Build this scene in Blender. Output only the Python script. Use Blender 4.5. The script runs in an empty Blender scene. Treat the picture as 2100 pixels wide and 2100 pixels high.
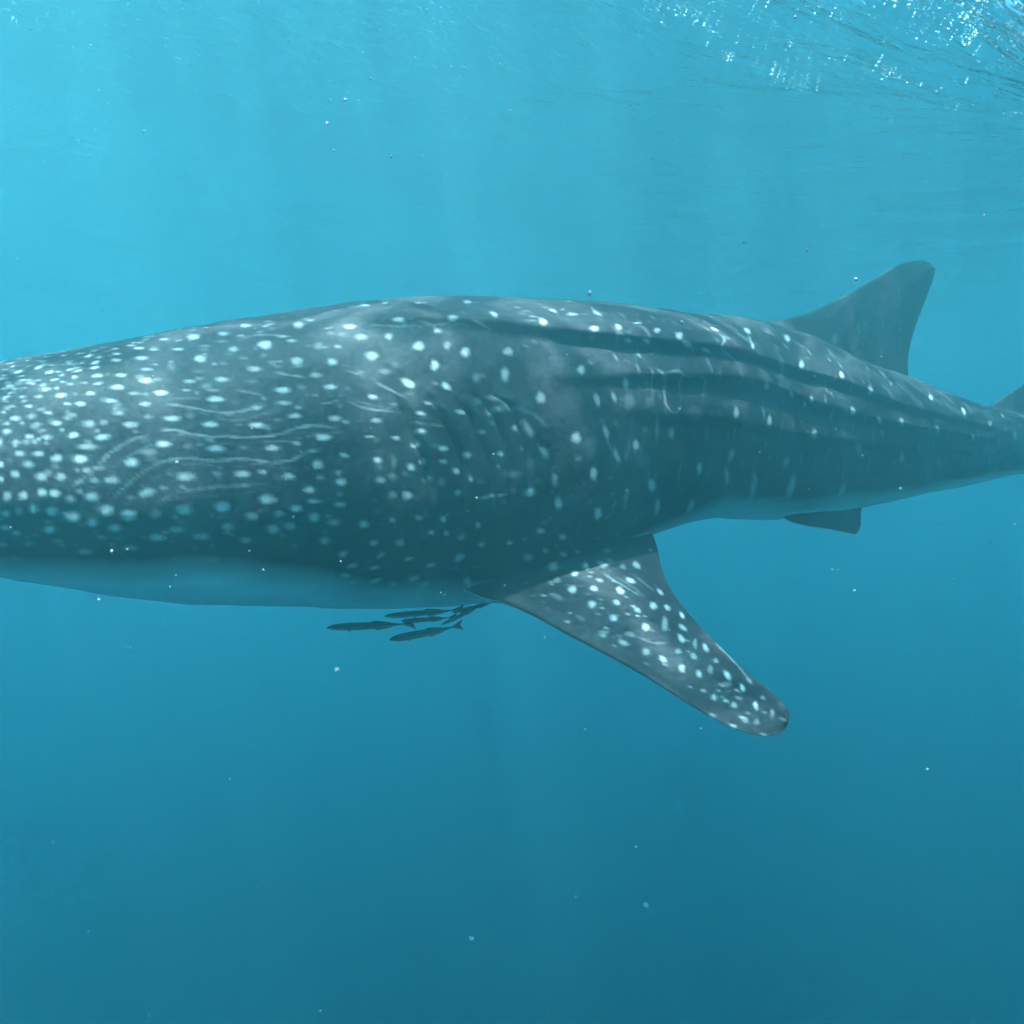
import bpy, bmesh, math, random
import numpy as np
from mathutils import Vector, Matrix
from mathutils.bvhtree import BVHTree

R = math.radians
scene = bpy.context.scene
COL = scene.collection

# ---------------------------------------------------------------- camera, sky, sun, exposure
cam_data = bpy.data.cameras.new('camera')
cam_data.lens = 30.0
cam_data.sensor_width = 36.0
cam_data.clip_start = 0.02
cam_data.clip_end = 1000.0
cam_data.dof.use_dof = True
cam_data.dof.focus_distance = 3.3
cam_data.dof.aperture_fstop = 5.0
cam = bpy.data.objects.new('camera', cam_data)
COL.objects.link(cam)
cam.location = (0, 0, -3.4)
cam.rotation_euler = (R(90), 0, 0)
scene.camera = cam

SUN_ELEV, SUN_AZ = 74.0, -155.0       # azimuth from +Y (ahead of the camera), negative to the left
sd = Vector((math.sin(R(SUN_AZ))*math.cos(R(SUN_ELEV)), math.cos(R(SUN_AZ))*math.cos(R(SUN_ELEV)), math.sin(R(SUN_ELEV))))
world = bpy.data.worlds.new('World')
scene.world = world
world.use_nodes = True
wn = world.node_tree
wn.nodes.clear()
sky = wn.nodes.new('ShaderNodeTexSky')
sky.sky_type = 'NISHITA'
sky.sun_disc = False
sky.sun_elevation = R(SUN_ELEV)
sky.sun_rotation = R(SUN_AZ)
bg = wn.nodes.new('ShaderNodeBackground')
bg.inputs['Strength'].default_value = 0.06
wo = wn.nodes.new('ShaderNodeOutputWorld')
wn.links.new(sky.outputs[0], bg.inputs['Color'])
wn.links.new(bg.outputs[0], wo.inputs['Surface'])
sun_data = bpy.data.lights.new('sun', 'SUN')
sun_data.energy = 5.0
sun_data.angle = R(1.2)
sun_data.color = (1.0, 0.965, 0.92)
sun = bpy.data.objects.new('sun', sun_data)
COL.objects.link(sun)
sun.rotation_euler = (-sd).to_track_quat('-Z', 'Y').to_euler()

vs = scene.view_settings
vs.view_transform = 'Standard'
vs.look = 'None'
vs.gamma = 1.0
vs.use_curve_mapping = False
vs.exposure = 3.65
cy = scene.cycles
cy.use_denoising = True
cy.max_bounces = 8
cy.diffuse_bounces = 2
cy.glossy_bounces = 2
cy.transmission_bounces = 2
cy.volume_bounces = 2
cy.adaptive_threshold = 0.04
cy.transparent_max_bounces = 8
cy.sample_clamp_indirect = 4.0
cy.caustics_reflective = False
cy.caustics_refractive = False

rng = random.Random(7)
nrng = np.random.default_rng(7)

# ---------------------------------------------------------------- helpers
def mat(name):
    m = bpy.data.materials.new(name)
    m.use_nodes = True
    m.node_tree.nodes.clear()
    return m, m.node_tree.nodes, m.node_tree.links
def mesh_from(name, verts, faces):
    me = bpy.data.meshes.new(name)
    me.from_pydata([tuple(v) for v in verts] if not isinstance(verts, np.ndarray) else verts.tolist(), [], faces)
    me.validate()
    me.update()
    return me
def grid_mesh(name, P, close_u=False):
    """P (n,m,3) -> quads; the m direction closed when close_u"""
    n, m = P.shape[:2]
    me = bpy.data.meshes.new(name)
    me.vertices.add(n*m)
    me.vertices.foreach_set('co', P.reshape(-1).astype(np.float32))
    i = np.arange(n-1)[:, None]*m
    j = np.arange(m if close_u else m-1)[None]
    j2 = (j+1) % m
    q = np.stack([i+j, i+j2, i+m+j2, i+m+j], -1).reshape(-1, 4)
    return me, q
def fill_faces(me, quads, extra=()):
    tot = list(quads.reshape(-1))
    starts = np.arange(len(quads))*4
    sizes = [4]*len(quads)
    pos = len(tot)
    st = list(starts)
    for f in extra:
        st.append(pos); sizes.append(len(f)); tot.extend(f); pos += len(f)
    me.loops.add(len(tot))
    me.polygons.add(len(st))
    me.loops.foreach_set('vertex_index', np.array(tot, np.int32))
    me.polygons.foreach_set('loop_start', np.array(st, np.int32))
    me.polygons.foreach_set('loop_total', np.array(sizes, np.int32))
    me.update(calc_edges=True)
    me.validate()
def smooth(me):
    me.polygons.foreach_set('use_smooth', np.ones(len(me.polygons), bool))
    me.update()
def add(name, me, parent=None, **props):
    o = bpy.data.objects.new(name, me)
    COL.objects.link(o)
    if parent: o.parent = parent
    for k, v in props.items(): o[k] = v
    return o

# ---------------------------------------------------------------- shark shape (numpy)
F_PX = 1750.0          # focal length of the lens in photograph pixels (2100 wide)
CAM_Z = -3.4           # camera depth below the mean sea level
def unproject(px, py, d):
    return np.array([(px-1050.0)/F_PX*d, d, (1050.0-py)/F_PX*d])
def project(P):
    return 1050.0+F_PX*P[..., 0]/P[..., 1], 1050.0-F_PX*P[..., 2]/P[..., 1]
def cubic(xk, yk, x):
    xk = np.asarray(xk, float); yk = np.asarray(yk, float)
    h = np.diff(xk); d = np.diff(yk)/h
    m = np.zeros_like(yk)
    m[1:-1] = (d[:-1]*h[1:]+d[1:]*h[:-1])/(h[1:]+h[:-1])
    m[0] = d[0]; m[-1] = d[-1]
    i = np.clip(np.searchsorted(xk, x)-1, 0, len(xk)-2)
    t = (x-xk[i])/h[i]
    h00 = 2*t**3-3*t**2+1; h10 = t**3-2*t**2+t; h01 = -2*t**3+3*t**2; h11 = t**3-t**2
    return h00*yk[i]+h10*h[i]*m[i]+h01*yk[i+1]+h11*h[i]*m[i+1]

# stations: X, Y (metres from the camera, plan view), top z, bottom z, half width
ST = np.array([
    (-2.655, 3.160, 0.085, 0.040, 0.100),
    (-2.632, 3.160, 0.170, -0.055, 0.370),
    (-2.535, 3.150, 0.262, -0.120, 0.525),
    (-2.229, 3.120, 0.392, -0.186, 0.600),
    (-1.860, 3.100, 0.499, -0.217, 0.600),
    (-1.426, 3.120, 0.602, -0.293, 0.620),
    (-1.006, 3.200, 0.710, -0.343, 0.620),
    (-0.578, 3.370, 0.821, -0.373, 0.610),
    (-0.103, 3.600, 0.895, -0.362, 0.580),
    (0.328, 3.830, 0.924, -0.200, 0.530),
    (0.820, 4.100, 0.945, -0.041, 0.470),
    (1.313, 4.370, 0.941, -0.040, 0.420),
    (1.880, 4.700, 0.824, 0.024, 0.370),
    (2.429, 5.000, 0.718, 0.117, 0.300),
    (3.010, 5.320, 0.630, 0.210, 0.220),
    (3.779, 5.750, 0.610, 0.321, 0.150),
    (4.357, 6.100, 0.616, 0.390, 0.080),
])

def axis(u):
    """u = station number (float) -> centre line point, direction, top, bottom, half width"""
    k = np.arange(len(ST))
    c = [cubic(k, ST[:, j], u) for j in range(5)]
    e = 1e-3
    dx = cubic(k, ST[:, 0], np.clip(u+e, 0, len(ST)-1))-cubic(k, ST[:, 0], np.clip(u-e, 0, len(ST)-1))
    dy = cubic(k, ST[:, 1], np.clip(u+e, 0, len(ST)-1))-cubic(k, ST[:, 1], np.clip(u-e, 0, len(ST)-1))
    n = np.hypot(dx, dy)
    return c[0], c[1], c[2], c[3], c[4], dx/n, dy/n
def trunk(u, th, ridges=None):
    """u (n,1) station, th (1,m) angle from the back, 0..pi on the side towards -Y"""
    X, Y, zt, zb, w, dx, dy = axis(u)
    lx, ly = dy, -dx                       # sideways vector
    H = zt-zb
    zm = zb+0.45*H
    c, s = np.cos(th), np.sin(th)
    up = c >= 0
    a = np.where(up, 2/2.15, 2/2.5)
    v = np.where(up, (zt-zm), (zm-zb))*np.sign(c)*np.abs(c)**a
    l = w*np.sign(s)*np.abs(s)**np.where(up, 2/2.0, 2/2.3)
    if ridges is not None:
        ths = np.abs((th+np.pi) % (2*np.pi)-np.pi)
        disp = np.zeros(np.broadcast(u, th).shape)
        for (uk, tk, ak, wa, wb) in ridges:
            inside = (u >= uk[0]) & (u <= uk[-1])
            tr = cubic(uk, tk, np.clip(u, uk[0], uk[-1]))
            am = np.interp(u, uk, ak)*inside
            d = (ths-tr)*0.55*H
            disp = disp+am*np.where(d < 0, np.exp(-(d/wa)**2), np.exp(-(d/wb)**2))
        nl, nv = s/np.maximum(w, .02), c/np.maximum(.5*H, .02)
        nn = np.hypot(nl, nv)
        l = l+disp*nl/nn; v = v+disp*nv/nn
    return np.stack([X+lx*l+0*v, Y+ly*l+0*v, zm+v+0*l], -1)

# ---------------------------------------------------------------- sea surface
def swell(x, y):
    z = 0.55*np.sin(-0.30*x-0.06*y+0.1)-1.75*np.exp(-((x-3.0)**2+(y-2.0)**2)/9.0)
    z = z+0.05*np.sin(0.95*x+0.55*y+1.0)+0.04*np.sin(1.5*y-0.8*x+2.2)
    r = np.random.default_rng(3)
    for k in range(26):
        kk = 2.2*1.16**k
        a = r.normal(1.2, 0.75)
        amp = 0.048/kk**1.12*(0.42+0.95/(1+np.exp(-(x-0.25*y-0.2)*1.3)))
        z = z+amp*np.sin(kk*(x*np.cos(a)+y*np.sin(a))+r.uniform(0, 6.28)+0.6*np.sin(.7*kk*(x*np.sin(a)-y*np.cos(a))*.35+r.uniform(0, 6.28)))
    return z
def stretched(n, lo, hi, c, fine):
    t = np.linspace(-1, 1, n)
    a = np.sinh(t*4.2)/np.sinh(4.2)
    lin = t*fine
    v = np.where(t < 0, -1, 1)*np.maximum(np.abs(lin), 0)+c
    e = np.clip((np.abs(t)-.72)/.28, 0, 1)**3
    return np.where(t < 0, v-e*(c-fine-lo), v+e*(hi-c-fine))
gx = stretched(620, -78, 78, 1.0, 13.0)
gy = stretched(620, -78, 78, 7.0, 13.0)
GX, GY = np.meshgrid(gx, gy)
fade = np.clip(1-(np.hypot(GX-1, GY-7)-16)/30, 0.12, 1)
GZ = swell(GX, GY)*fade
me, q = grid_mesh('sea_surface', np.stack([GX, GY, GZ], -1))
fill_faces(me, q)
smooth(me)
m, N, L = mat('sea_surface_water')
tc = N.new('ShaderNodeTexCoord')
mp = N.new('ShaderNodeMapping')
mp.inputs['Scale'].default_value = (1.0, 1.6, 1.0)
L.new(tc.outputs['Object'], mp.inputs['Vector'])
n1 = N.new('ShaderNodeTexNoise')
n1.inputs['Scale'].default_value = 5.0
n1.inputs['Detail'].default_value = 3.0
n1.noise_dimensions = '2D'
n1.inputs['Roughness'].default_value = 0.6
L.new(mp.outputs[0], n1.inputs['Vector'])
bp = N.new('ShaderNodeBump')
bp.inputs['Strength'].default_value = 0.55
bp.inputs['Distance'].default_value = 0.05
L.new(n1.outputs['Fac'], bp.inputs['Height'])
fr = N.new('ShaderNodeFresnel')
fr.inputs['IOR'].default_value = 1.333
L.new(bp.outputs[0], fr.inputs['Normal'])
# noise in the transparent colour dims sunlight in patches, standing in for ripple focusing
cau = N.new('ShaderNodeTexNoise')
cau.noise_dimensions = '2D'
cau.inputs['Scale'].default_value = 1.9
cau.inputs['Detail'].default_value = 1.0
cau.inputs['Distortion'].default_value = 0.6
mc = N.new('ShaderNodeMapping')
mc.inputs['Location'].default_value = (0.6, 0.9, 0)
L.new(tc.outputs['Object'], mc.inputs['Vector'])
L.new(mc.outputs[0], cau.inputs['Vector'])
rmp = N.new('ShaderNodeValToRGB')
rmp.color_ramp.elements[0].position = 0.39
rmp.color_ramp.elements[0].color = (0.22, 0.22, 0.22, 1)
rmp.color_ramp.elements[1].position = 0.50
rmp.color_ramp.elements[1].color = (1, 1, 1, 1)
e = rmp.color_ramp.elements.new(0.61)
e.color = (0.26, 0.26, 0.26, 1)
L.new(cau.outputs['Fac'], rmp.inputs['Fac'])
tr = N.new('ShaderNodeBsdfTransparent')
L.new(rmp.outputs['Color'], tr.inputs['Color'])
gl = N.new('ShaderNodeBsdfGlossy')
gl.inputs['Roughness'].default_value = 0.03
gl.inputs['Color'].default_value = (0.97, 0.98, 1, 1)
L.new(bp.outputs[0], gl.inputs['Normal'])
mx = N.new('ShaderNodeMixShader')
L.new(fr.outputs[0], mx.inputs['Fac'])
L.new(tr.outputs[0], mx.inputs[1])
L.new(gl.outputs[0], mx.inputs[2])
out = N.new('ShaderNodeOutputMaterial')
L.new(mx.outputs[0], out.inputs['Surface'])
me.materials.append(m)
add('sea_surface', me, kind='structure', label='rippled underside of the sea surface with glinting wavelets')

# ---------------------------------------------------------------- seabed, far below and out of sight
bx = np.linspace(-79, 79, 60)
BX, BY = np.meshgrid(bx, bx)
BZ = -34+0.5*np.sin(.21*BX+.4)*np.cos(.17*BY)+0.2*np.sin(.7*BX+.5*BY)
me, q = grid_mesh('seabed', np.stack([BX, BY, BZ], -1))
fill_faces(me, q)
smooth(me)
m, N, L = mat('seabed_sand')
nz = N.new('ShaderNodeTexNoise'); nz.inputs['Scale'].default_value = 0.6
cr = N.new('ShaderNodeValToRGB')
cr.color_ramp.elements[0].color = (.22, .2, .15, 1)
cr.color_ramp.elements[1].color = (.4, .36, .28, 1)
bs = N.new('ShaderNodeBsdfPrincipled'); bs.inputs['Roughness'].default_value = .95
out = N.new('ShaderNodeOutputMaterial')
L.new(nz.outputs['Fac'], cr.inputs['Fac']); L.new(cr.outputs[0], bs.inputs['Base Color']); L.new(bs.outputs[0], out.inputs['Surface'])
me.materials.append(m)
add('seabed', me, kind='structure', label='sandy sea floor far below the shark')

# ---------------------------------------------------------------- the water itself: one even volume round everything
bm = bmesh.new()
bmesh.ops.create_cube(bm, size=1.0, matrix=Matrix.Translation((0, 0, -17.3)) @ Matrix.Diagonal((160, 160, 37.0, 1)))
me = bpy.data.meshes.new('haze'); bm.to_mesh(me); bm.free()
m, N, L = mat('sea_water_haze')
pv = N.new('ShaderNodeVolumePrincipled')
pv.inputs['Color'].default_value = (0.112, 0.31, 0.342, 1)
pv.inputs['Absorption Color'].default_value = (0.13, 0.668, 0.846, 1)
pv.inputs['Density'].default_value = 0.295
pv.inputs['Anisotropy'].default_value = 0.8
out = N.new('ShaderNodeOutputMaterial')
L.new(pv.outputs[0], out.inputs['Volume'])
me.materials.append(m)
add('haze', me, kind='stuff', label='blue sea water scattering the daylight')

# ---------------------------------------------------------------- shark mesh
NU = len(ST)-1
def find_ut(pts):
    """photograph points on the near flank -> (station, angle)"""
    uu = np.linspace(2, NU, 700)[:, None]; tt = np.linspace(0.02, np.pi*.98, 240)[None]
    x, y = project(trunk(uu, tt))
    res = []
    for px, py in pts:
        k = np.argmin((x-px)**2+(y-py)**2)
        res.append((uu[k//240, 0], tt[0, k % 240]))
    return np.array(res)
tracks = [
    ([(690, 668), (800, 660), (1000, 670), (1150, 688), (1250, 700), (1450, 724), (1617, 762), (1726, 790), (1824, 826), (1965, 862), (2080, 884)],
     [0, .014, .034, .046, .052, .052, .046, .040, .034, .024, .0], .12, .030),
    ([(1080, 765), (1163, 772), (1300, 772), (1400, 774), (1500, 779), (1574, 795), (1640, 820), (1744, 848), (1853, 872), (1980, 892), (2090, 905)],
     [0, .014, .030, .040, .044, .044, .040, .036, .030, .022, 0], .10, .030),
    ([(1220, 835), (1400, 848), (1600, 880), (1750, 905), (1900, 917), (2060, 925)],
     [0, .020, .028, .028, .022, .0], .10, .035),
]
ridges = []
for pts, am, wa, wb in tracks:
    ut = find_ut(pts)
    o = np.argsort(ut[:, 0])
    ridges.append((ut[o, 0], ut[o, 1], np.array(am), wa, wb))
# midline of the back: a low rounded keel in front of the fin
ridges.append((np.array([6.5, 8, 10, 12, 14]), np.array([0, 0, 0, 0, 0.001]), np.array([0, .012, .02, .015, 0]), .08, .08))

# gill slits: (photograph polyline) -> grooves with a raised flap behind each
slit_px = [[(818, 812), (830, 850), (850, 905), (872, 950), (888, 1000)],
           [(885, 815), (905, 850), (928, 900), (950, 960), (958, 1015)],
           [(940, 815), (965, 850), (990, 905), (1004, 960), (1008, 1015)],
           [(985, 815), (1015, 850), (1035, 905), (1046, 960), (1046, 1010)],
           [(1012, 806), (1045, 832), (1068, 880), (1080, 930), (1084, 985)]]
slits = [find_ut(p) for p in slit_px]

th_near = np.linspace(0, np.pi, 341)[:-1]
th_far = np.linspace(np.pi, 2*np.pi, 131)[:-1]
TH = np.concatenate([th_near, th_far])[None]
uk = np.arange(NU+1)
seg = np.hypot(np.hypot(np.diff(ST[:, 0]), np.diff(ST[:, 1])), .02)
arc = np.concatenate([[0], np.cumsum(seg)])
TL = arc[-1]
NS = 880
sa = np.linspace(0, TL, NS)
sa = np.concatenate([np.linspace(0, sa[12], 80)[:-1], sa[12:]])
U = np.interp(sa, arc, uk)[:, None]
P = trunk(U, TH, ridges)
nx = np.cross(np.roll(P, -1, 1)-np.roll(P, 1, 1), np.gradient(P, axis=0))
nn = np.linalg.norm(nx, axis=-1, keepdims=True); nx = nx/np.maximum(nn, 1e-9)
cen = P.mean(1, keepdims=True)
sgn = np.sign((nx*(P-cen)).sum(-1).mean()); nx = nx*sgn
THS = np.abs((TH+np.pi) % (2*np.pi)-np.pi)
S_ARC = np.interp(U, uk, arc)
disp = np.zeros(P.shape[:2])
for g in slits:
    t0, t1 = g[:, 1].min(), g[:, 1].max()
    o = np.argsort(g[:, 1])
    sg = np.interp(THS, g[o, 1], np.interp(g[o, 0], uk, arc))
    env = np.clip((THS-t0+.02)/.10, 0, 1)*np.clip((t1+.10-THS)/.14, 0, 1)
    d = S_ARC-sg
    disp += env*(-.026*np.exp(-(d/.0095)**2)+.014*np.exp(-((d-.045)/.045)**2)*(d > -.02))
# flank muscle and skin unevenness
disp += .006*np.sin(S_ARC*7.1+2.0*np.sin(THS*2.3))*np.sin(THS*3.1+S_ARC*1.3)+.0025*np.sin(S_ARC*23+THS*9)*np.sin(THS*17-S_ARC*5)
disp *= np.clip(S_ARC/.4, 0, 1)
P = P+nx*disp[..., None]
me, q = grid_mesh('trunk', P, True)
nm = P.shape[1]
fill_faces(me, q, [list(range(nm))[::-1], list(range((P.shape[0]-1)*nm, P.shape[0]*nm))])
bm = bmesh.new(); bm.from_mesh(me); bmesh.ops.recalc_face_normals(bm, faces=bm.faces); bm.to_mesh(me); bm.free()
trunk_me = me

def resample(pts, n, pw=1.0):
    pts = np.array(pts, float)
    d = np.concatenate([[0], np.cumsum(np.linalg.norm(np.diff(pts, axis=0), axis=1))])
    t = np.linspace(0, 1, n)**pw*d[-1]
    k = np.array([cubic(d, pts[:, j], t) for j in range(pts.shape[1])]).T
    return k
def fin_mesh(name, lead, trail, nrm, thick, nt=150, nc=70, flare=1.6, flare_len=.10, droop=0.0):
    """closed wing between two edge curves (n,3) running root to tip"""
    A = resample(lead, nt); B = resample(trail, nt)
    nrm = np.array(nrm, float); nrm /= np.linalg.norm(nrm)
    t = np.linspace(0, 1, nt)[:, None]
    c = (1-np.cos(np.linspace(0, np.pi, nc)))/2
    prof = (2.2*np.sqrt(c)*(1-c)**1.15+.10*np.sqrt(np.maximum(c*(1-c), 0)))
    prof = prof/prof.max()
    rootw = 1+flare*np.exp(-t/flare_len)
    tipw = np.sqrt(np.clip(1-t**2.5, 0, 1))*(1-.55*t)
    half = .5*thick*rootw*tipw*prof[None]
    mid = A[:, None]*(1-c[None, :, None])+B[:, None]*c[None, :, None]
    bend = (droop*t**2)[..., None]*nrm
    wob = (.006*np.sin(c[None]*9+t*4)*t)[..., None]*nrm
    up = mid+half[..., None]*nrm+bend+wob
    dn = mid-half[..., None]*nrm+bend+wob
    loop = np.concatenate([up, dn[:, ::-1][:, 1:-1]], 1)
    me, q = grid_mesh(name, loop[:-1], True)
    m_ = loop.shape[1]; n_ = loop.shape[0]-1
    fill_faces(me, q, [list(range(m_)), list(range((n_-1)*m_, n_*m_))])
    bm = bmesh.new(); bm.from_mesh(me); bmesh.ops.recalc_face_normals(bm, faces=bm.faces); bm.to_mesh(me); bm.free()
    return me
def on_plane(px, py, p0, n):
    d = unproject(px, py, 1.0)
    return d*np.dot(p0, n)/np.dot(d, n)
def axis_plane(px, py, u):
    """photograph point on the upright plane through the body's centre line near station u"""
    X, Y, zt, zb, w, dx, dy = [float(v) for v in axis(np.array(u))]
    return on_plane(px, py, np.array([X, Y, 0]), np.array([dy, -dx, 0]))
fins = []
# near pectoral fin, held out, down and back
pa, pb, pt = unproject(1000, 1225, 3.08), unproject(1340, 1095, 3.58), unproject(1600, 1490, 2.50)
pn = np.cross(pb-pa, pt-pa); pn /= np.linalg.norm(pn)
if pn[2] < 0: pn = -pn
lead_px = [(880, 1120), (935, 1200), (985, 1224), (1030, 1236), (1078, 1256), (1163, 1302), (1245, 1345), (1338, 1397), (1416, 1446), (1493, 1487), (1540, 1504), (1575, 1508), (1604, 1498), (1617, 1482)]
trail_px = [(1270, 1000), (1318, 1060), (1340, 1098), (1351, 1135), (1359, 1170), (1377, 1209), (1416, 1260), (1455, 1302), (1493, 1341), (1540, 1384), (1579, 1417), (1605, 1442), (1617, 1462), (1617, 1482)]
PL = np.array([on_plane(x, y, pa, pn) for x, y in lead_px]); PT = np.array([on_plane(x, y, pa, pn) for x, y in trail_px])
fins.append(fin_mesh('pectoral', PL, PT, pn, .085, nt=230, nc=130, flare=1.4, flare_len=.14, droop=0.0))
# far pectoral fin: mirrored through the body's upright plane, carried level
X0, Y0, *_ = [float(v) for v in axis(np.array(8.3))]
_, _, _, _, _, dx0, dy0 = [float(v) for v in axis(np.array(8.8))]
def mirror(V, lift):
    n2 = np.array([dy0, -dx0, 0]); p0 = np.array([X0, Y0, 0])
    d = (V-p0)@n2
    W = V-2*d[:, None]*n2
    W[:, 2] += lift*np.clip(d-.45, 0, None)
    return W
fins.append(fin_mesh('pectoral', mirror(PL, .5), mirror(PT, .5), (0, .1, 1), .085, nt=120, nc=60, flare=1.4, flare_len=.14))
# first dorsal fin
side = (lambda u: (lambda a: (float(a[6]), -float(a[5]), 0))(axis(np.array(u))))
dl = [(1470, 672), (1530, 660), (1572, 659), (1606, 655), (1654, 642), (1726, 608), (1799, 567), (1845, 542), (1870, 536), (1898, 536), (1913, 543), (1917, 556)]
dt = [(1850, 850), (1860, 800), (1863, 772), (1862, 745), (1867, 710), (1882, 659), (1893, 630), (1904, 600), (1911, 580), (1915, 566), (1917, 556)]
fins.append(fin_mesh('dorsal', [axis_plane(x, y, 12) for x, y in dl], [axis_plane(x, y, 12) for x, y in dt], side(12), .10, nt=170, nc=100, flare=1.8, flare_len=.16))
# second dorsal fin, partly beyond the frame
dl = [(2000, 860), (2030, 830), (2060, 812), (2095, 790), (2125, 772), (2142, 768), (2150, 774)]
dt = [(2140, 890), (2138, 868), (2150, 848), (2145, 825), (2148, 800), (2151, 785), (2150, 774)]
fins.append(fin_mesh('second_dorsal', [axis_plane(x, y, 14.3) for x, y in dl], [axis_plane(x, y, 14.3) for x, y in dt], side(14.3), .05, nt=60, nc=40, flare=1.5))
# anal fin
dl = [(2095, 930), (2110, 975), (2135, 1010), (2160, 1030), (2172, 1030)]
dt = [(2175, 920), (2172, 960), (2168, 985), (2172, 1010), (2172, 1030)]
fins.append(fin_mesh('anal', [axis_plane(x, y, 14.6) for x, y in dl], [axis_plane(x, y, 14.6) for x, y in dt], side(14.6), .045, nt=50, nc=30))
# near and far pelvic fins
qa, qb, qt = unproject(1600, 1052, 4.2), unproject(1765, 1036, 4.5), unproject(1745, 1092, 4.2)
qn = np.cross(qb-qa, qt-qa); qn /= np.linalg.norm(qn)
if qn[2] < 0: qn = -qn
VL = np.array([on_plane(x, y, qa, qn) for x, y in [(1585, 1040), (1620, 1070), (1655, 1079), (1700, 1085), (1735, 1091), (1754, 1094), (1761, 1089)]])
VT = np.array([on_plane(x, y, qa, qn) for x, y in [(1775, 1010), (1770, 1035), (1767, 1050), (1766, 1062), (1766, 1073), (1764, 1081), (1761, 1089)]])
fins.append(fin_mesh('pelvic', VL, VT, qn, .045, nt=60, nc=50))
X0, Y0, *_ = [float(v) for v in axis(np.array(11.7))]
fins.append(fin_mesh('pelvic', mirror(VL, .9)+np.array([0,0,.08]), mirror(VT, .9)+np.array([0,0,.08]), (0, .1, 1), .045, nt=40, nc=30))
# tail fin: tall upper lobe, shorter lower lobe
E = np.array([ST[-1, 0], ST[-1, 1], (ST[-1, 2]+ST[-1, 3])/2]); ex = np.array([float(axis(np.array(NU-.2))[5]), float(axis(np.array(NU-.2))[6]), 0]); ez = np.array([0, 0, 1.0])
def tail(p): return [E+a*ex+b*ez for a, b in p]
fins.append(fin_mesh('caudal', tail([(-.75, .02), (-.35, .12), (-.05, .26), (.30, .62), (.62, 1.0), (.80, 1.22), (.90, 1.30)]), tail([(-.25, -.08), (.08, -.02), (.28, .10), (.46, .40), (.70, .85), (.86, 1.15), (.90, 1.30)]), side(NU-.2), .06, nt=80, nc=40))
fins.append(fin_mesh('caudal', tail([(-.7, -.02), (-.35, -.10), (-.05, -.22), (.16, -.50), (.28, -.72), (.34, -.78)]), tail([(-.2, .06), (.10, .02), (.24, -.08), (.30, -.35), (.35, -.62), (.34, -.78)]), side(NU-.2), .05, nt=60, nc=30))

def skin_material():
    m, N, L = mat('shark_skin')
    at = N.new('ShaderNodeAttribute'); at.attribute_name = 'spot'
    ab = N.new('ShaderNodeAttribute'); ab.attribute_name = 'belly'
    tc = N.new('ShaderNodeTexCoord')
    nz = N.new('ShaderNodeTexNoise'); nz.inputs['Scale'].default_value = 3.2; nz.inputs['Detail'].default_value = 8; nz.inputs['Roughness'].default_value = .62
    L.new(tc.outputs['Object'], nz.inputs['Vector'])
    cr = N.new('ShaderNodeValToRGB')
    cr.color_ramp.elements[0].position = .32; cr.color_ramp.elements[0].color = (.008, .0065, .0085, 1)
    cr.color_ramp.elements[1].position = .70; cr.color_ramp.elements[1].color = (.038, .031, .036, 1)
    # fine flecking over the broad mottling
    nf = N.new('ShaderNodeTexNoise'); nf.inputs['Scale'].default_value = 38; nf.inputs['Detail'].default_value = 4; nf.inputs['Roughness'].default_value = .7
    L.new(tc.outputs['Object'], nf.inputs['Vector'])
    ma = N.new('ShaderNodeMath'); ma.operation = 'MULTIPLY_ADD'; ma.inputs[1].default_value = .8
    L.new(nf.outputs['Fac'], ma.inputs[0]); L.new(nz.outputs['Fac'], ma.inputs[2])
    mo_ = N.new('ShaderNodeMath'); mo_.operation = 'SUBTRACT'; mo_.inputs[1].default_value = .40
    L.new(ma.outputs[0], mo_.inputs[0]); L.new(mo_.outputs[0], cr.inputs['Fac'])
    # break the spots' edges up a little
    n2 = N.new('ShaderNodeTexNoise'); n2.inputs['Scale'].default_value = 60; n2.inputs['Detail'].default_value = 3
    L.new(tc.outputs['Object'], n2.inputs['Vector'])
    mr = N.new('ShaderNodeMapRange'); mr.inputs['From Min'].default_value = .3; mr.inputs['From Max'].default_value = .7
    mr.inputs['To Min'].default_value = .8; mr.inputs['To Max'].default_value = 1.1
    L.new(n2.outputs['Fac'], mr.inputs['Value'])
    mu = N.new('ShaderNodeMath'); mu.operation = 'MULTIPLY'; mu.use_clamp = True
    L.new(at.outputs['Fac'], mu.inputs[0]); L.new(mr.outputs[0], mu.inputs[1])
    mb = N.new('ShaderNodeMix'); mb.data_type = 'RGBA'
    mb.inputs['B'].default_value = (.72, .70, .70, 1)
    L.new(ab.outputs['Fac'], mb.inputs['Factor']); L.new(cr.outputs[0], mb.inputs['A'])
    ms = N.new('ShaderNodeMix'); ms.data_type = 'RGBA'
    ms.inputs['B'].default_value = (.40, .37, .37, 1)
    L.new(mu.outputs[0], ms.inputs['Factor']); L.new(mb.outputs['Result'], ms.inputs['A'])
    bs = N.new('ShaderNodeBsdfPrincipled')
    bs.inputs['Roughness'].default_value = .6
    bs.inputs['Specular IOR Level'].default_value = .12
    L.new(ms.outputs['Result'], bs.inputs['Base Color'])
    n3 = N.new('ShaderNodeTexNoise'); n3.inputs['Scale'].default_value = 45; n3.inputs['Detail'].default_value = 5
    L.new(tc.outputs['Object'], n3.inputs['Vector'])
    bp = N.new('ShaderNodeBump'); bp.inputs['Strength'].default_value = .25; bp.inputs['Distance'].default_value = .01
    L.new(n3.outputs['Fac'], bp.inputs['Height']); L.new(bp.outputs[0], bs.inputs['Normal'])
    out = N.new('ShaderNodeOutputMaterial'); L.new(bs.outputs[0], out.inputs['Surface'])
    return m
SKIN = skin_material()
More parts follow.
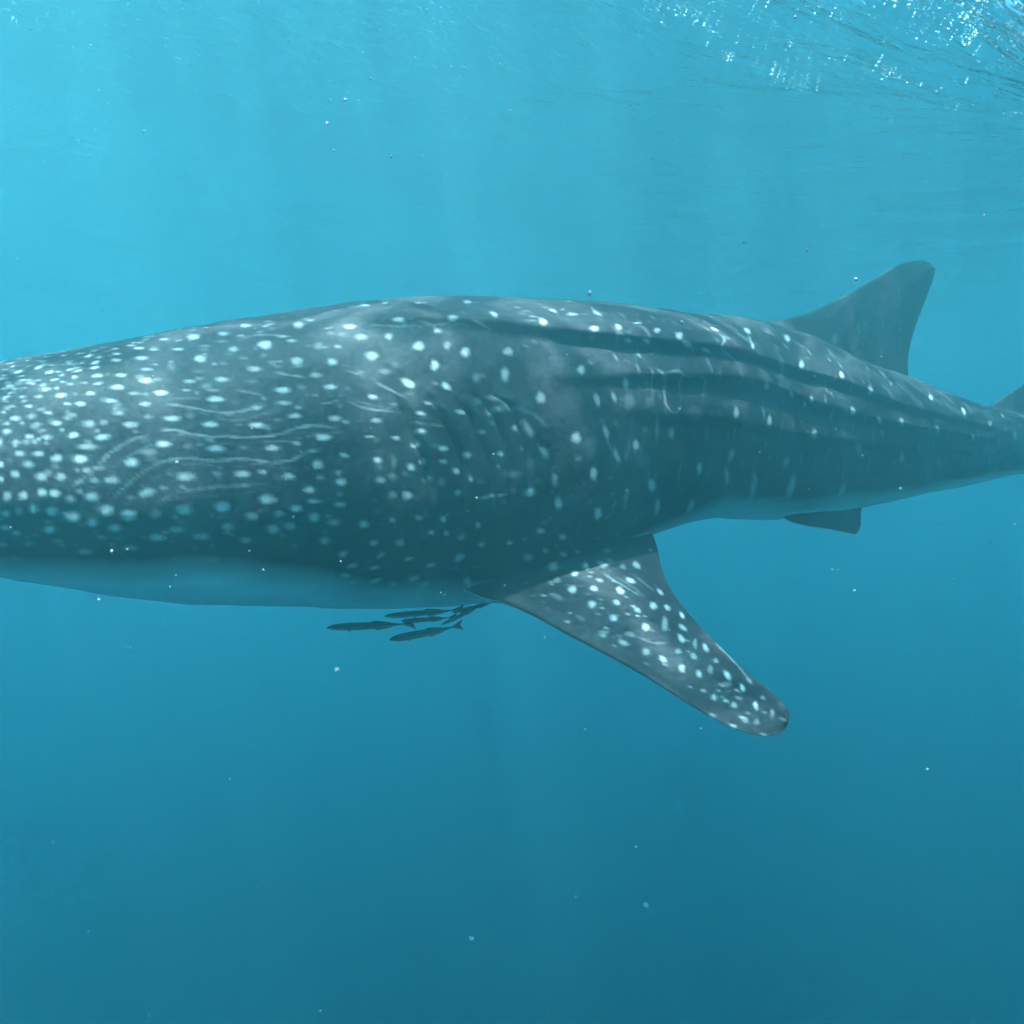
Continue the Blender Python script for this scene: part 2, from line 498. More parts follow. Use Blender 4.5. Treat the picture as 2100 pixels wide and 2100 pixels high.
FIN_SKIN = SKIN.copy(); FIN_SKIN.name = 'shark_fin_skin'
trunk_me.materials.append(SKIN); trunk_me.materials.append(FIN_SKIN)
tmp = bpy.data.objects.new('body', trunk_me); COL.objects.link(tmp)
helpers = []
for k, f in enumerate(fins):
    f.materials.append(SKIN); f.materials.append(FIN_SKIN)
    f.polygons.foreach_set('material_index', np.ones(len(f.polygons), np.int32))
    fo = bpy.data.objects.new('fin', f); COL.objects.link(fo); helpers.append(fo)
    md = tmp.modifiers.new('u%d' % k, 'BOOLEAN'); md.operation = 'UNION'; md.object = fo; md.solver = 'MANIFOLD'
bpy.context.view_layer.update()
dg = bpy.context.evaluated_depsgraph_get()
me = bpy.data.meshes.new_from_object(tmp.evaluated_get(dg))
me.name = 'body'
bpy.data.objects.remove(tmp)
for h in helpers: bpy.data.objects.remove(h)
# soften the seam where fins grow out of the trunk
nv = len(me.vertices)
co = np.empty(nv*3, np.float32); me.vertices.foreach_get('co', co); co = co.reshape(-1, 3).astype(float)
ed = np.empty(len(me.edges)*2, np.int32); me.edges.foreach_get('vertices', ed); ed = ed.reshape(-1, 2)
pmi = np.empty(len(me.polygons), np.int32); me.polygons.foreach_get('material_index', pmi)
lv = np.empty(len(me.loops), np.int32); me.loops.foreach_get('vertex_index', lv)
lt = np.empty(len(me.polygons), np.int32); me.polygons.foreach_get('loop_total', lt)
lm = np.repeat(pmi, lt)
fin_v = np.zeros(nv, bool); fin_v[lv[lm == 1]] = True
trunk_v = np.zeros(nv, bool); trunk_v[lv[lm == 0]] = True
print('SHARK verts', nv, 'seam', (fin_v & trunk_v).sum())
near = (fin_v & trunk_v).astype(float)
for _ in range(14):
    nb = near.copy()
    np.maximum.at(nb, ed[:, 0], near[ed[:, 1]]*.93); np.maximum.at(nb, ed[:, 1], near[ed[:, 0]]*.93)
    near = nb
deg = np.bincount(ed.reshape(-1), minlength=nv)
for _ in range(40):
    acc = np.zeros_like(co)
    for j in range(3):
        acc[:, j] = np.bincount(ed[:, 0], co[ed[:, 1], j], nv)+np.bincount(ed[:, 1], co[ed[:, 0], j], nv)
    co += (near*.5)[:, None]*(acc/np.maximum(deg, 1)[:, None]-co)
me.vertices.foreach_set('co', co.astype(np.float32).reshape(-1)); me.update()
smooth(me)
nor = np.empty(nv*3, np.float32); me.vertices.foreach_get('normal', nor); nor = nor.reshape(-1, 3).astype(float)

# ---------------------------------------------------------------- skin pattern: spots and lines
tri_bvh = BVHTree.FromPolygons([Vector(v) for v in co], [tuple(p.vertices) for p in me.polygons])
def hit(px, py):
    d = Vector(unproject(px, py, 1.0)).normalized()
    loc, n, i, dist = tri_bvh.ray_cast(Vector((0, 0, 0)), d)
    return loc, n
spot = np.zeros(nv)
CELL = .06
keys = np.floor(co/CELL).astype(int)
order = np.lexsort((keys[:, 2], keys[:, 1], keys[:, 0]))
buckets = {}
ks = keys[order]
cut = np.flatnonzero(np.any(np.diff(ks, axis=0), axis=1))+1
for grp in np.split(order, cut): buckets[tuple(keys[grp[0]])] = grp
def near_verts(c, r):
    lo = np.floor((c-r)/CELL).astype(int); hi = np.floor((c+r)/CELL).astype(int)
    g = [buckets[(i, j, k)] for i in range(lo[0], hi[0]+1) for j in range(lo[1], hi[1]+1) for k in range(lo[2], hi[2]+1) if (i, j, k) in buckets]
    return np.concatenate(g) if g else np.zeros(0, int)
def paint(c, n, a, b, bright, soft=.85):
    """an oval of light skin: centre, normal, two half axes (vectors)"""
    r = max(np.linalg.norm(a), np.linalg.norm(b))*1.7
    v = near_verts(c, r)
    if not len(v): return
    v = v[(nor[v]@n) > .1]
    A = np.stack([a, b, n*np.linalg.norm(b)*4], 1)
    q = (co[v]-c)@np.linalg.inv(A).T
    ang = np.arctan2(q[:, 1], q[:, 0])
    ph = (c[0]*37+c[2]*91) % 6.28
    rad = np.linalg.norm(q, axis=1)*(1+.05*np.sin(3*ang+ph)+.05*np.sin(5*ang+2*ph))
    f = np.clip((1.18-rad)/soft, 0, 1)
    f = f*f*(3-2*f)*bright
    spot[v] = np.maximum(spot[v], f)
def px_spot(x, y, rx, ry, b, ang=0.0):
    loc, n = hit(x, y)
    if loc is None: return
    c = np.array(loc); n = np.array(n)
    vdir = c/np.linalg.norm(c)
    if n@vdir > 0: n = -n
    ca, sa_ = math.cos(R(ang)), math.sin(R(ang))
    ax = []
    for (ux, uy) in ((ca*rx, sa_*rx), (-sa_*ry, ca*ry)):
        d = unproject(x+ux, y+uy, 1.0)
        den = d@n
        p = d*(c@n)/den if abs(den) > 1e-4 else c
        v = p-c
        lim = 2.4*math.hypot(ux, uy)/F_PX*c[1]
        ln = np.linalg.norm(v)
        ax.append(v*min(1, lim/max(ln, 1e-6)))
    paint(c, n, ax[0], ax[1], b)
def px_line(pts, w, b):
    pts = np.array(pts, float)
    ln = np.linalg.norm(np.diff(pts, axis=0), axis=1).sum()
    R_ = resample(pts, max(4, int(ln/5)))
    for i, (x, y) in enumerate(R_):
        d = R_[min(i+1, len(R_)-1)]-R_[max(i-1, 0)]
        e = min(1, .35+min(i, len(R_)-1-i)*.3)
        px_spot(x, y, 7, w*(.8+.25*math.sin(i*.9)), b*e*(.82+.18*math.sin(i*1.7+x)), math.degrees(math.atan2(d[1], d[0])))
SPOTS = [
 (0, 550, 2.76, [(1500,432,48,30,1),(1098,390,42,24,.75),(1132,512,40,26,.8),(1265,370,38,20,.6),(1390,325,32,16,.6),(1322,458,32,20,.6),(1690,322,34,24,.6),
  (1680,525,38,28,.7),(1880,530,36,26,.7),(1440,570,48,20,.7),(1255,630,48,20,.6),(1075,640,44,14,.7),(825,635,45,20,.85),(665,673,45,18,.8),(910,705,46,18,.95),
  (1220,741,58,20,1),(1600,690,50,22,.8),(1870,672,44,18,.9),(1790,605,42,20,.5),(1450,790,34,18,.7),(1610,762,44,14,.6),(740,885,55,22,.8),(975,850,55,20,.8),
  (1190,884,52,20,.95),(1455,888,52,20,1),(1670,836,46,18,.8),(1895,850,42,18,.8),(505,880,40,26,.5),(320,877,34,18,.8),(415,945,36,20,.8,-15),(580,957,50,22,.95,-10),
  (925,995,50,22,.9),(1225,1020,62,24,.95),(1540,1018,48,22,.85),(1680,990,32,16,.7),(1830,957,54,22,1),(745,1100,45,32,.8),(455,1080,48,30,.85),(495,1010,70,22,.6),
  (320,1075,40,28,.65,-20),(840,1040,60,26,.35),(1370,1165,54,24,1),(1490,1155,28,16,.5),(1632,1178,46,22,.9),(1797,1110,38,30,1),(635,1200,55,26,.5),(1050,1180,70,30,.45),
  (520,1295,52,34,.65),(830,1270,55,30,.45,-20),(1510,1305,48,36,.9),(1752,1255,38,24,.9),(1675,1360,40,26,.6),(1778,1410,38,34,.55),(410,1408,50,38,.75),(730,1400,56,40,.65),
  (1040,1368,55,36,.6),(1258,1350,52,38,.55),(1545,1478,40,36,.5),(1425,1405,44,30,.3),(605,1370,45,40,.45),(310,1275,38,28,.65),(295,1375,42,34,.5),(190,1365,34,34,.45),
  (235,1180,36,28,.6),(345,1180,36,28,.45),(280,1480,42,30,.5),(650,1470,44,28,.45),(520,1440,40,30,.4),(890,1525,60,26,.3),(1140,1520,60,26,.3),(1390,1540,40,26,.25),
  (1290,1465,40,30,.25),(740,1585,50,20,.25),(480,1605,50,20,.25),(85,1165,30,26,.8),(215,1050,34,20,.6),(110,1048,28,20,.6),(160,1110,34,26,.5),(35,1390,30,28,.5),
  (135,1285,28,30,.45),(240,1270,30,30,.4),(40,1290,20,40,.35),(110,1375,20,34,.3),(30,1470,36,20,.4),(90,1500,30,20,.35),(345,720,34,16,.8,-12),(512,708,30,14,.7),
  (455,767,32,16,.8),(625,750,44,16,.75),(820,768,40,16,.5),(670,820,42,18,.5),(760,708,40,14,.45),(685,605,36,14,.65),(655,520,34,12,.65),(660,485,32,10,.55),
  (800,508,46,14,.65),(830,572,42,10,.5),(870,460,34,10,.55),(1010,458,38,10,.7),(785,453,36,10,.8),(740,437,34,8,.7),(930,402,30,10,.5),
  (210,882,30,12,.6),(275,818,26,12,.6),(165,780,26,12,.5),(85,850,36,16,.6),(40,922,34,16,.6),(165,952,32,18,.65),(265,957,32,18,.6),(90,985,28,18,.6),(240,918,22,10,.5),
  (410,830,30,14,.4),(380,767,24,10,.6),(5,1110,22,22,.6),(5,1195,22,26,.55),(5,990,14,24,.6),(15,1565,40,18,.25),(160,1560,40,20,.2),(330,1545,40,18,.2),
  (1160,440,40,10,.3),(1430,640,34,14,.25),(1265,540,30,14,.2),(1130,585,40,12,.2),(970,560,24,30,.2),(1055,690,34,10,.5),(1200,690,50,10,.4),(1800,440,34,30,.3),
  (1650,410,30,12,.6),(1600,385,36,10,.55),(1520,300,34,12,.3),(1570,858,34,12,.25),(1070,1010,40,20,.25),(1380,1015,34,14,.3),(840,840,34,14,.3),
  (860,385,30,8,.5),(1160,335,26,6,.6),(1230,1160,40,24,.2),(400,1310,34,34,.25),(880,1390,40,34,.25),(1000,1480,60,24,.22),(1640,1460,44,30,.25),(1890,1440,44,26,.25),(1780,1320,50,16,.35),(1580,1390,34,20,.3),(1810,1185,30,16,.35),(1840,1545,34,30,.3)]),
 (0, 640, 5.52, [(210,675,60,22,.9,-15),(435,628,50,20,.75,-25),(565,680,55,20,.9,-15),(725,492,45,14,.7,-15),(880,472,40,14,.6,-20),(1005,495,60,22,.85,-20),(1080,570,65,24,.8,-20),
  (1075,627,65,18,.95,-12),(795,650,50,16,.65,-15),(880,665,65,16,.65,-15),(845,735,40,18,.75,-10),(615,765,50,16,.65,-15),(700,712,50,16,.4,-15),(520,875,50,24,.9,-12),
  (630,862,36,20,.55,-15),(250,770,50,14,.7,-15),(330,770,30,14,.6),(365,810,36,18,.55),(240,725,50,10,.4,-10),(120,915,50,14,.6,-20),(70,960,55,16,.6,-15),(250,960,55,18,.55,-15),
  (275,1005,50,20,.5,-20),(40,715,50,10,.5,-10),(120,580,50,12,.5,-10),(270,487,40,10,.5,-10),(95,800,40,14,.35,-15),(50,865,40,14,.4),(180,870,40,14,.4,-15),(270,860,40,14,.35,-15),
  (440,955,50,22,.6,-5),(330,1068,48,20,.65),(145,1065,40,18,.4),(60,1010,40,10,.4),(35,1135,35,18,.55),(665,675,40,12,.45,-12),(930,575,34,12,.4,-10),(785,580,40,26,.3),
  (450,550,60,20,.25),(590,600,50,16,.25),(710,790,40,12,.45),(800,815,50,20,.35),(960,800,50,20,.3),(1140,800,40,20,.25),(1110,718,65,26,.7),(215,528,30,14,.4,-10),
  (340,510,40,12,.35,-10),(560,470,40,12,.35,-10),(60,650,40,12,.35),(330,610,40,12,.3,-15),(1040,420,40,12,.4,-15),(1200,400,40,10,.35,-10)]),
 (500, 550, 2.76, [(600,330,42,16,.9),(685,210,34,12,.6),(800,197,22,12,.4),(875,290,40,18,.8),(985,195,18,18,.4),(1185,278,34,20,.75),(1265,190,26,22,.7),(1415,258,30,24,.85,30),
  (1695,302,28,20,.9,30),(820,385,22,24,.6),(1095,355,24,18,.6),(665,388,44,22,.4),(990,440,36,32,.75),(1255,475,30,36,.8),(1150,435,24,30,.4),(1495,470,34,30,.55),
  (725,495,42,32,.7),(800,585,40,20,.25),(1080,550,28,36,.75),(930,650,50,26,.85,30),(1145,668,38,22,.85,40),(1478,600,28,50,.7),(1315,620,26,36,.4),(1680,735,34,40,.55),
  (1910,575,24,34,.7),(730,728,34,16,.85,10),(1005,822,36,14,.8,10),(1230,815,40,14,.8,10),(1045,765,32,10,.6,15),(750,862,38,16,.55),(850,770,34,12,.3),(1415,805,44,26,.5),
  (1005,922,38,16,1,5),(710,953,34,10,.9),(860,960,26,14,.95),(985,995,20,24,.8),(1130,1020,34,18,1),(1345,928,28,14,1,20),(1265,1058,30,22,.9),(1455,1050,20,22,.8),
  (570,1060,32,14,.95,15),(755,1087,30,24,.9),(1022,1090,14,20,.8),(945,1127,28,20,.8),(1205,1150,26,20,.75),(775,1200,36,22,.95),(550,1210,36,24,.95),(1130,1090,26,14,.5),
  (545,1337,42,20,.9),(1055,1190,16,18,.5),(1290,1195,12,22,.6),(925,1285,36,30,.65),(840,1280,26,24,.4),(1210,1270,24,20,.5,-40),(1390,1290,18,28,.4,25),(1610,1270,24,30,.4),
  (680,1450,34,26,.45),(840,1425,22,20,.4),(990,1412,24,20,.5),(1130,1420,18,24,.45),(1060,1495,22,18,.45),(1145,1500,18,20,.5,20),(1325,1455,18,24,.5),(1230,1525,28,16,.4,-30),
  (735,1555,32,20,.5,-15),(885,1555,30,26,.35),(560,1620,36,20,.45,-30),(1345,1565,24,16,.6,-40),(1220,1640,40,24,.8,-40),(935,1645,36,14,.55,-15),(775,1625,34,18,.3,-35),
  (740,1695,36,14,.5,-15),(615,1685,40,18,.4,-15),(1060,1680,32,14,.5,-20),(960,1755,44,20,.65,-15),(745,1770,44,14,.5,-20),(575,1740,36,18,.4),(1020,1800,50,18,.5,-35),
  (1265,1775,30,30,.35),(610,1780,30,14,.3),(850,1790,30,16,.3),(1505,1555,24,14,.5,-20),(1680,1488,30,22,.55),(1805,1522,24,22,.55),(1880,960,34,40,.75),
  (1605,905,28,74,.6,-32),(1700,1040,26,46,.55,-30),(1760,1200,24,54,.4,-8),(1780,1330,28,50,.3,-5),(1535,905,22,22,.9),(1415,880,40,16,.25),(1575,1022,10,16,.6),(1440,1125,14,12,.5),(850,1100,20,50,.2),(840,1180,30,30,.2),(1120,1210,30,30,.2),(1500,1165,36,24,.25),(1620,1110,24,50,.2)]),
 (1000, 550, 2.76, [(605,340,28,20,.7),(740,330,24,24,.6,45),(795,410,26,14,.85,20),(900,412,26,16,.75,20),(850,310,28,12,.6),(960,350,22,26,.6),(1085,380,24,26,.95,40),
  (1130,430,40,22,.95,30),(1235,465,30,12,1,20),(1285,345,30,18,1,25),(1470,355,28,20,.95,45),(1500,440,18,30,.95,-15),(1695,395,20,30,.95,-30),(1775,545,18,28,.5),
  (1580,668,18,24,.9),(1720,715,16,26,.9,-20),(1835,745,14,24,.8),(1795,770,10,18,.6),(780,650,22,40,.75),(620,745,20,50,.5,-15),(715,730,16,40,.3,-20),(1408,820,20,44,.5),
  (1595,865,18,40,.5),(1040,930,22,44,.4),(840,1000,22,36,.75),(670,930,18,50,.5,-15),(730,1060,20,60,.4,-20),(600,1160,24,46,.7),(930,1230,28,46,.55),(625,1390,26,44,.4),
  (1200,1135,18,44,.5),(1380,1060,20,50,.4,20),(1355,1180,16,60,.3),(1505,1230,22,90,.45,8),(1850,940,20,36,.5),(960,1350,18,60,.45,8),(1150,1350,20,50,.35,25),
  (1720,1240,24,80,.4,20),(1690,1090,20,30,.3,30),(800,760,40,60,.12),(920,760,40,50,.12),(1170,820,60,50,.14),(590,1010,50,70,.12),(880,1090,50,60,.12),(370,240,30,14,.4,20),(620,255,34,16,.4,30),(480,260,40,16,.25)]),
 (1400, 500, 2.76, [(900,740,14,26,.7,-20),(1065,825,14,26,.7,-25),(965,945,16,30,.75,-10),(1115,1000,14,28,.65,-20),(1240,1005,16,28,.5,-15),(1405,870,14,24,.85,-20),
  (1525,845,12,22,.7,-40),(1590,945,12,28,.8,-25),(1445,1050,14,30,.6,-15),(1645,1095,12,28,.6),(1810,970,10,20,.6,-30),(1740,1020,14,24,.3),(995,1160,22,34,.5),
  (1240,1210,18,40,.35),(1880,1080,12,30,.4),(1130,1070,14,20,.3),(860,540,16,40,.25),(1180,790,12,20,.3),(900,1400,20,60,.3,25),(1450,1230,14,30,.15),
  (1790,1130,14,30,.2),(1660,1190,14,20,.15),(590,1240,14,40,.3,30),(1340,1160,14,30,.15)]),
 (950, 1050, 2.576, [(345,240,36,28,.6),(475,290,34,30,.9),(435,205,22,18,.7),(530,225,26,18,.75,20),(605,210,22,14,.6,20),(645,287,26,20,.9,40),(587,322,22,22,.95),
  (735,272,40,14,.65,20),(760,205,30,18,.5),(775,255,26,12,.5,20),(845,290,24,18,.4,30),(915,280,32,20,.8,40),(885,362,34,16,.85,25),(990,200,12,10,.8),(495,360,22,20,.4),
  (720,360,28,12,.5,15),(690,404,26,18,.75,20),(830,415,32,20,.85,35),(577,408,28,28,.85),(1040,422,30,14,.8,45),(1005,495,28,22,.9,50),(1078,505,26,16,.8,45),(1155,545,26,14,.95,60),
  (680,487,28,26,.7),(810,478,26,18,.5,30),(920,517,26,16,.6,35),(795,560,28,24,.65,30),(965,608,28,24,.7,45),(1065,590,20,50,.6),(1160,610,34,16,.7,40),(1152,668,34,18,1,55),
  (1280,718,34,16,.95,60),(845,690,40,20,.5,25),(965,738,28,24,.5,40),(1055,778,30,20,.7,45),(1137,735,24,18,.5),(1218,762,28,20,.6,45),(1225,695,14,34,.5),(1335,785,20,18,.5,50),
  (1155,825,22,28,.6),(1245,855,28,18,.7,70),(1305,830,20,30,.4),(1395,862,36,18,1,60),(1475,928,28,16,.7,65),(1325,980,24,22,.5),(1430,1020,22,20,.5),(1545,1020,30,14,.8,80),
  (740,635,36,18,.3),(880,645,40,18,.35,15),(1390,910,40,20,.25),(1510,890,30,12,.5,50),(1490,1100,24,20,.3),(1550,1110,20,20,.3),(1580,980,18,14,.4),(1635,1060,14,30,.35),(620,560,40,16,.2,30),(500,450,40,20,.2,30)]),
]
LINES = [
 (0, 550, 2.76, [(13,.5,[(960,770),(1090,790),(1230,815),(1350,815),(1420,795),(1480,785)]),(13,.55,[(920,915),(1000,920),(1100,942),(1300,955),(1450,955),(1580,940),(1680,905),(1760,892),(1880,900)]),
  (16,.45,[(420,1230),(500,1170),(570,1100),(640,1035),(730,980),(830,945)]),(16,.45,[(640,1300),(740,1210),(830,1140),(920,1095),(1060,1075),(1200,1088),(1400,1080),(1560,1100),(1680,1075),(1740,1040),(1810,1030)]),
  (18,.35,[(1100,1255),(1250,1235),(1380,1230),(1500,1215)]),(11,.45,[(1340,690),(1420,705),(1480,720)]),(11,.4,[(1560,590),(1640,605),(1720,615)]),(9,.35,[(1360,400),(1440,380),(1560,380),(1640,390)]),(18,.2,[(880,1330),(1000,1270)]),(16,.2,[(1140,740),(1060,735),(1000,740)])]),
 (500, 550, 2.76, [(11,.45,[(750,650),(850,700),(920,735)]),(12,.45,[(590,750),(680,790),(780,805),(870,815)]),(10,.5,[(440,770),(490,760),(540,745)]),(10,.4,[(570,575),(660,605)]),(12,.25,[(940,865),(1050,885),(1150,890)]),
  (9,.3,[(720,320),(800,325),(900,330),(1000,320),(1270,320)]),(12,.4,[(1000,300),(1060,320),(1110,360)]),(12,.5,[(1310,295),(1400,350)]),(22,.35,[(1380,730),(1440,740),(1490,780),(1530,830)]),(20,.25,[(1560,790),(1640,830),(1710,890)])]),
 (1000, 550, 2.76, [(13,.45,[(960,570),(995,600),(1000,700),(1010,770),(1030,800)]),(12,.42,[(1020,590),(1080,580),(1110,605),(1180,610),(1220,620),(1215,740)]),(9,.35,[(1075,545),(1085,600)]),(12,.2,[(890,620),(900,700)]),
  (14,.5,[(1310,370),(1340,400),(1325,450),(1360,490),(1410,530)]),(12,.35,[(660,880),(690,1000),(740,1100)]),(12,.25,[(1730,850),(1725,950)]),(12,.4,[(1650,500),(1665,570)]),(12,.35,[(1550,340),(1640,390)]),(14,.6,[(1470,370),(1490,410),(1500,450)]),(10,.3,[(720,320),(760,370),(800,400)])]),
 (950, 1050, 2.576, [(10,.4,[(740,325),(830,380),(930,440)]),(9,.35,[(900,330),(1000,410)]),(10,.25,[(920,660),(1000,690),(1080,690)]),(9,.45,[(1340,700),(1430,790),(1500,870)]),(8,.3,[(820,350),(900,400),(960,450)])]),
]

for ox, oy, sc_, rows in SPOTS:
    for r_ in rows:
        x, y, rx, ry, b = r_[:5]
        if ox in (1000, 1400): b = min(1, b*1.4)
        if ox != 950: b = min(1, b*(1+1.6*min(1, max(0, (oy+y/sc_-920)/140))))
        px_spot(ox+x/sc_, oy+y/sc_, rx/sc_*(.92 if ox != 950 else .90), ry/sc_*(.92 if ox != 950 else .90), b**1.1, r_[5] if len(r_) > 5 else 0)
_fine = [(0, 550, 2.76, [(8, .22, [(x+2*o, y+o+9*math.sin(x*.013+o)) for x, y in pts]) for w, b, pts in LINES[0][3][:5] for o in (36,)]), (500, 550, 2.76, [(8, .2, [(x+o, y+o+8*math.sin(x*.015+o)) for x, y in pts]) for w, b, pts in LINES[1][3][:5] for o in (-30,)])]
for ox, oy, sc_, rows in LINES+_fine:
    for w, b, pts in rows:
        px_line([(ox+x/sc_, oy+y/sc_) for x, y in pts], w/sc_*.75, b**1.15)
# the rest of the animal: dense small dots on the head, columns of spots on the far side and tail, fine flecks between
def surf(u, th):
    p = trunk(np.array([[u]]), np.array([[th]]), ridges)[0, 0]
    loc, n, i, d = tri_bvh.find_nearest(Vector(p))
    return np.array(loc), np.array(n)
def free_spot(u, th, ra, rb, b):
    c, n = surf(u, th)
    X, Y, zt, zb, w, dx, dy = [float(v) for v in axis(np.array(u))]
    t = np.array([dx, dy, 0]); t = t-(t@n)*n; t /= np.linalg.norm(t)
    paint(c, n, t*ra, np.cross(n, t)*rb, b)
for _ in range(800):          # head ahead of the frame and the far side of the head
    u = float(np.interp(rng.uniform(.03, arc[5]-.1), arc, uk)); th = rng.uniform(-2.1, 2.1)
    c, n = surf(u, th)
    qx, qy = project(c)
    if qx > 2 and th > 0: continue
    r = rng.uniform(.007, .016)
    free_spot(u, th, r, r, rng.uniform(.35, .85))
for i in range(26):            # far flank
    for j in range(11):
        u = 4.2+i*.42+rng.uniform(-.1, .1); th = -(.15+j*.19+rng.uniform(-.05, .05))
        if u < NU-.3: free_spot(u, th, rng.uniform(.016, .024), rng.uniform(.02, .04), rng.uniform(.5, .9))
for i in range(300):           # faint flecks between the spots of the fore body
    u = rng.uniform(4.0, 9.0); th = rng.uniform(.15, 2.3)
    r = rng.uniform(.006, .014)
    free_spot(u, th, r*1.3, r, rng.uniform(.08, .26))
for i in range(260):
    u = rng.uniform(8.5, 15.5); th = rng.uniform(.2, 2.2)
    free_spot(u, th, rng.uniform(.006, .010), rng.uniform(.012, .035), rng.uniform(.08, .3))

PL2, PT2 = resample(PL, 100), resample(PT, 100)
for _ in range(70):
    a_, b_ = rng.randint(20, 92), rng.uniform(.06, .6)
    p = PL2[a_]*(1-b_)+PT2[a_]*b_+pn*.05
    loc, n_, i_, d_ = tri_bvh.find_nearest(Vector(p)+Vector((rng.gauss(0, .03), rng.gauss(0, .03), 0)))
    n_ = np.array(n_)
    if n_[2] < .3: continue
    t_ = np.cross(n_, [.3, .9, .1]); t_ /= np.linalg.norm(t_)
    r_ = rng.uniform(.006, .010)
    paint(np.array(loc), n_, t_*r_*1.4, np.cross(n_, t_)*r_, rng.uniform(.15, .55))

for _ in range(420):           # small soft dots packed between the large ones on the head
    u = rng.uniform(3.9, 6.6); th = rng.uniform(.35, 2.05)
    if rng.random() < (u-3.9)/3.4: continue
    r = rng.uniform(.006, .011)
    free_spot(u, th, r*1.25, r, rng.uniform(.2, .5))
for i in range(22):            # pale upright bars in columns down the rear flank
    u0 = 8.7+i*.27
    for j in range(5):
        if rng.random() < .35: continue
        free_spot(u0+rng.uniform(-.04, .04), .55+j*.34+rng.uniform(-.07, .07), rng.uniform(.006, .010), rng.uniform(.03, .06), rng.uniform(.14, .34))
for i in range(26):            # faint dots on the first dorsal fin
    loc, n_ = hit(rng.uniform(1690, 1880), rng.uniform(600, 740))
    if loc is None: continue
    n_ = np.array(n_); t_ = np.cross(n_, [0, 0, 1.0]); t_ /= max(np.linalg.norm(t_), 1e-6)
    paint(np.array(loc), n_, t_*rng.uniform(.008, .012), np.array([0, 0, rng.uniform(.012, .02)]), rng.uniform(.1, .25))

# pale underside
axs = np.stack(axis(np.linspace(0, NU, 500)), 1)
belly = np.zeros(nv); fz = np.zeros(nv); su = np.zeros(nv)
for s0 in range(0, nv, 20000):
    blk = co[s0:s0+20000]
    d = (blk[:, None, 0]-axs[None, :, 0])**2+(blk[:, None, 1]-axs[None, :, 1])**2
    k = d.argmin(1)
    fz[s0:s0+20000] = (blk[:, 2]-axs[k, 3])/(axs[k, 2]-axs[k, 3])
    su[s0:s0+20000] = k/499*NU
lim = np.interp(su, [0, 4, 5, 6, 7, 8, 10, 12, 14, 16], [.16, .105, .13, .14, .075, .04, .065, .085, .10, .11])
wv = .008*np.sin(su*3.3+1)+.004*np.sin(su*9)
belly = np.clip((lim+wv-fz)/.10+.5, 0, 1)
fin_only = fin_v & ~trunk_v
belly[fin_only] = np.clip((-nor[fin_only, 2]-.25)/.3, 0, 1)*.7
spot *= 1-.5*belly*(~fin_only)
for nm_, arr in (('spot', spot), ('belly', belly)):
    a = me.attributes.new(nm_, 'FLOAT', 'POINT')
    a.data.foreach_set('value', np.clip(arr, 0, 1).astype(np.float32))
me.polygons.foreach_set('material_index', np.zeros(len(me.polygons), np.int32))
me.materials.pop(index=1)

base = np.array([ST[8, 0], ST[8, 1], ST[8, 3]])
me.transform(Matrix.Translation(Vector(-base)))
shark = bpy.data.objects.new('whale_shark', None); COL.objects.link(shark)
shark.location = Vector(base)+Vector((0, 0, CAM_Z))
shark['label'] = 'huge dark grey shark covered in white spots and ridges, swimming under the surface'
shark['category'] = 'shark'
add('body', me, shark)
# eyes and mouth
m_eye, N, L = mat('eye_black')
bs = N.new('ShaderNodeBsdfPrincipled'); bs.inputs['Base Color'].default_value = (.008, .009, .01, 1); bs.inputs['Roughness'].default_value = .15
nz = N.new('ShaderNodeTexNoise'); nz.inputs['Scale'].default_value = 40
cr = N.new('ShaderNodeValToRGB'); cr.color_ramp.elements[0].color = (.006, .007, .008, 1); cr.color_ramp.elements[1].color = (.02, .02, .022, 1)
out = N.new('ShaderNodeOutputMaterial')
L.new(nz.outputs['Fac'], cr.inputs['Fac']); L.new(cr.outputs[0], bs.inputs['Base Color']); L.new(bs.outputs[0], out.inputs['Surface'])
for sg in (1, -1):
    c, n = surf(2.62, 1.72*sg)
    bm = bmesh.new(); bmesh.ops.create_uvsphere(bm, u_segments=20, v_segments=12, radius=.034)
    e = bpy.data.meshes.new('eye'); bm.to_mesh(e); bm.free(); smooth(e); e.materials.append(m_eye)
    o = add('eye', e, shark); o.location = Vector(c-n*.010-base)
# wide mouth across the blunt front of the head: a dark gape sunk into the snout
V = []; Fc = []
ring = [(-1.45+2.9*k/48) for k in range(49)]
X, Y, zt, zb, w, dx, dy = [float(v) for v in axis(np.array(1.25))]
for k, a_ in enumerate(ring):
    lat = math.sin(a_)*w*1.0
    fwd = -.03*math.cos(a_)+.20*(1-math.cos(a_))**1.5
    p0 = Vector((X+dy*lat+dx*(fwd-.3), Y-dx*lat+dy*(fwd-.3), zb+.42*(zt-zb)))
    loc, n_, i_, d_ = tri_bvh.ray_cast(p0, Vector((dx, dy, 0)))
    if loc is None: loc, n_, i_, d_ = tri_bvh.find_nearest(p0)
    g = .020*math.cos(a_*.98)+.004
    for dz in (g, 0.0, -g):
        q_ = np.array(loc)+np.array([0, 0, dz])
        l2, n2, i2, d2 = tri_bvh.find_nearest(Vector(q_))
        V.append(tuple(np.array(l2)+np.array(n2)*(.004 if dz else .002)-base))
    if k: Fc += [(3*k-3, 3*k, 3*k+1, 3*k-2), (3*k-2, 3*k+1, 3*k+2, 3*k-1)]
m_mouth = m_eye.copy(); m_mouth.name = 'mouth_dark'
m_mouth.node_tree.nodes['Principled BSDF'].inputs['Roughness'].default_value = .85
m_mouth.node_tree.nodes['Principled BSDF'].inputs['Specular IOR Level'].default_value = .05
mo = mesh_from('mouth', V, Fc); mo.materials.append(m_mouth); add('mouth', mo, shark)

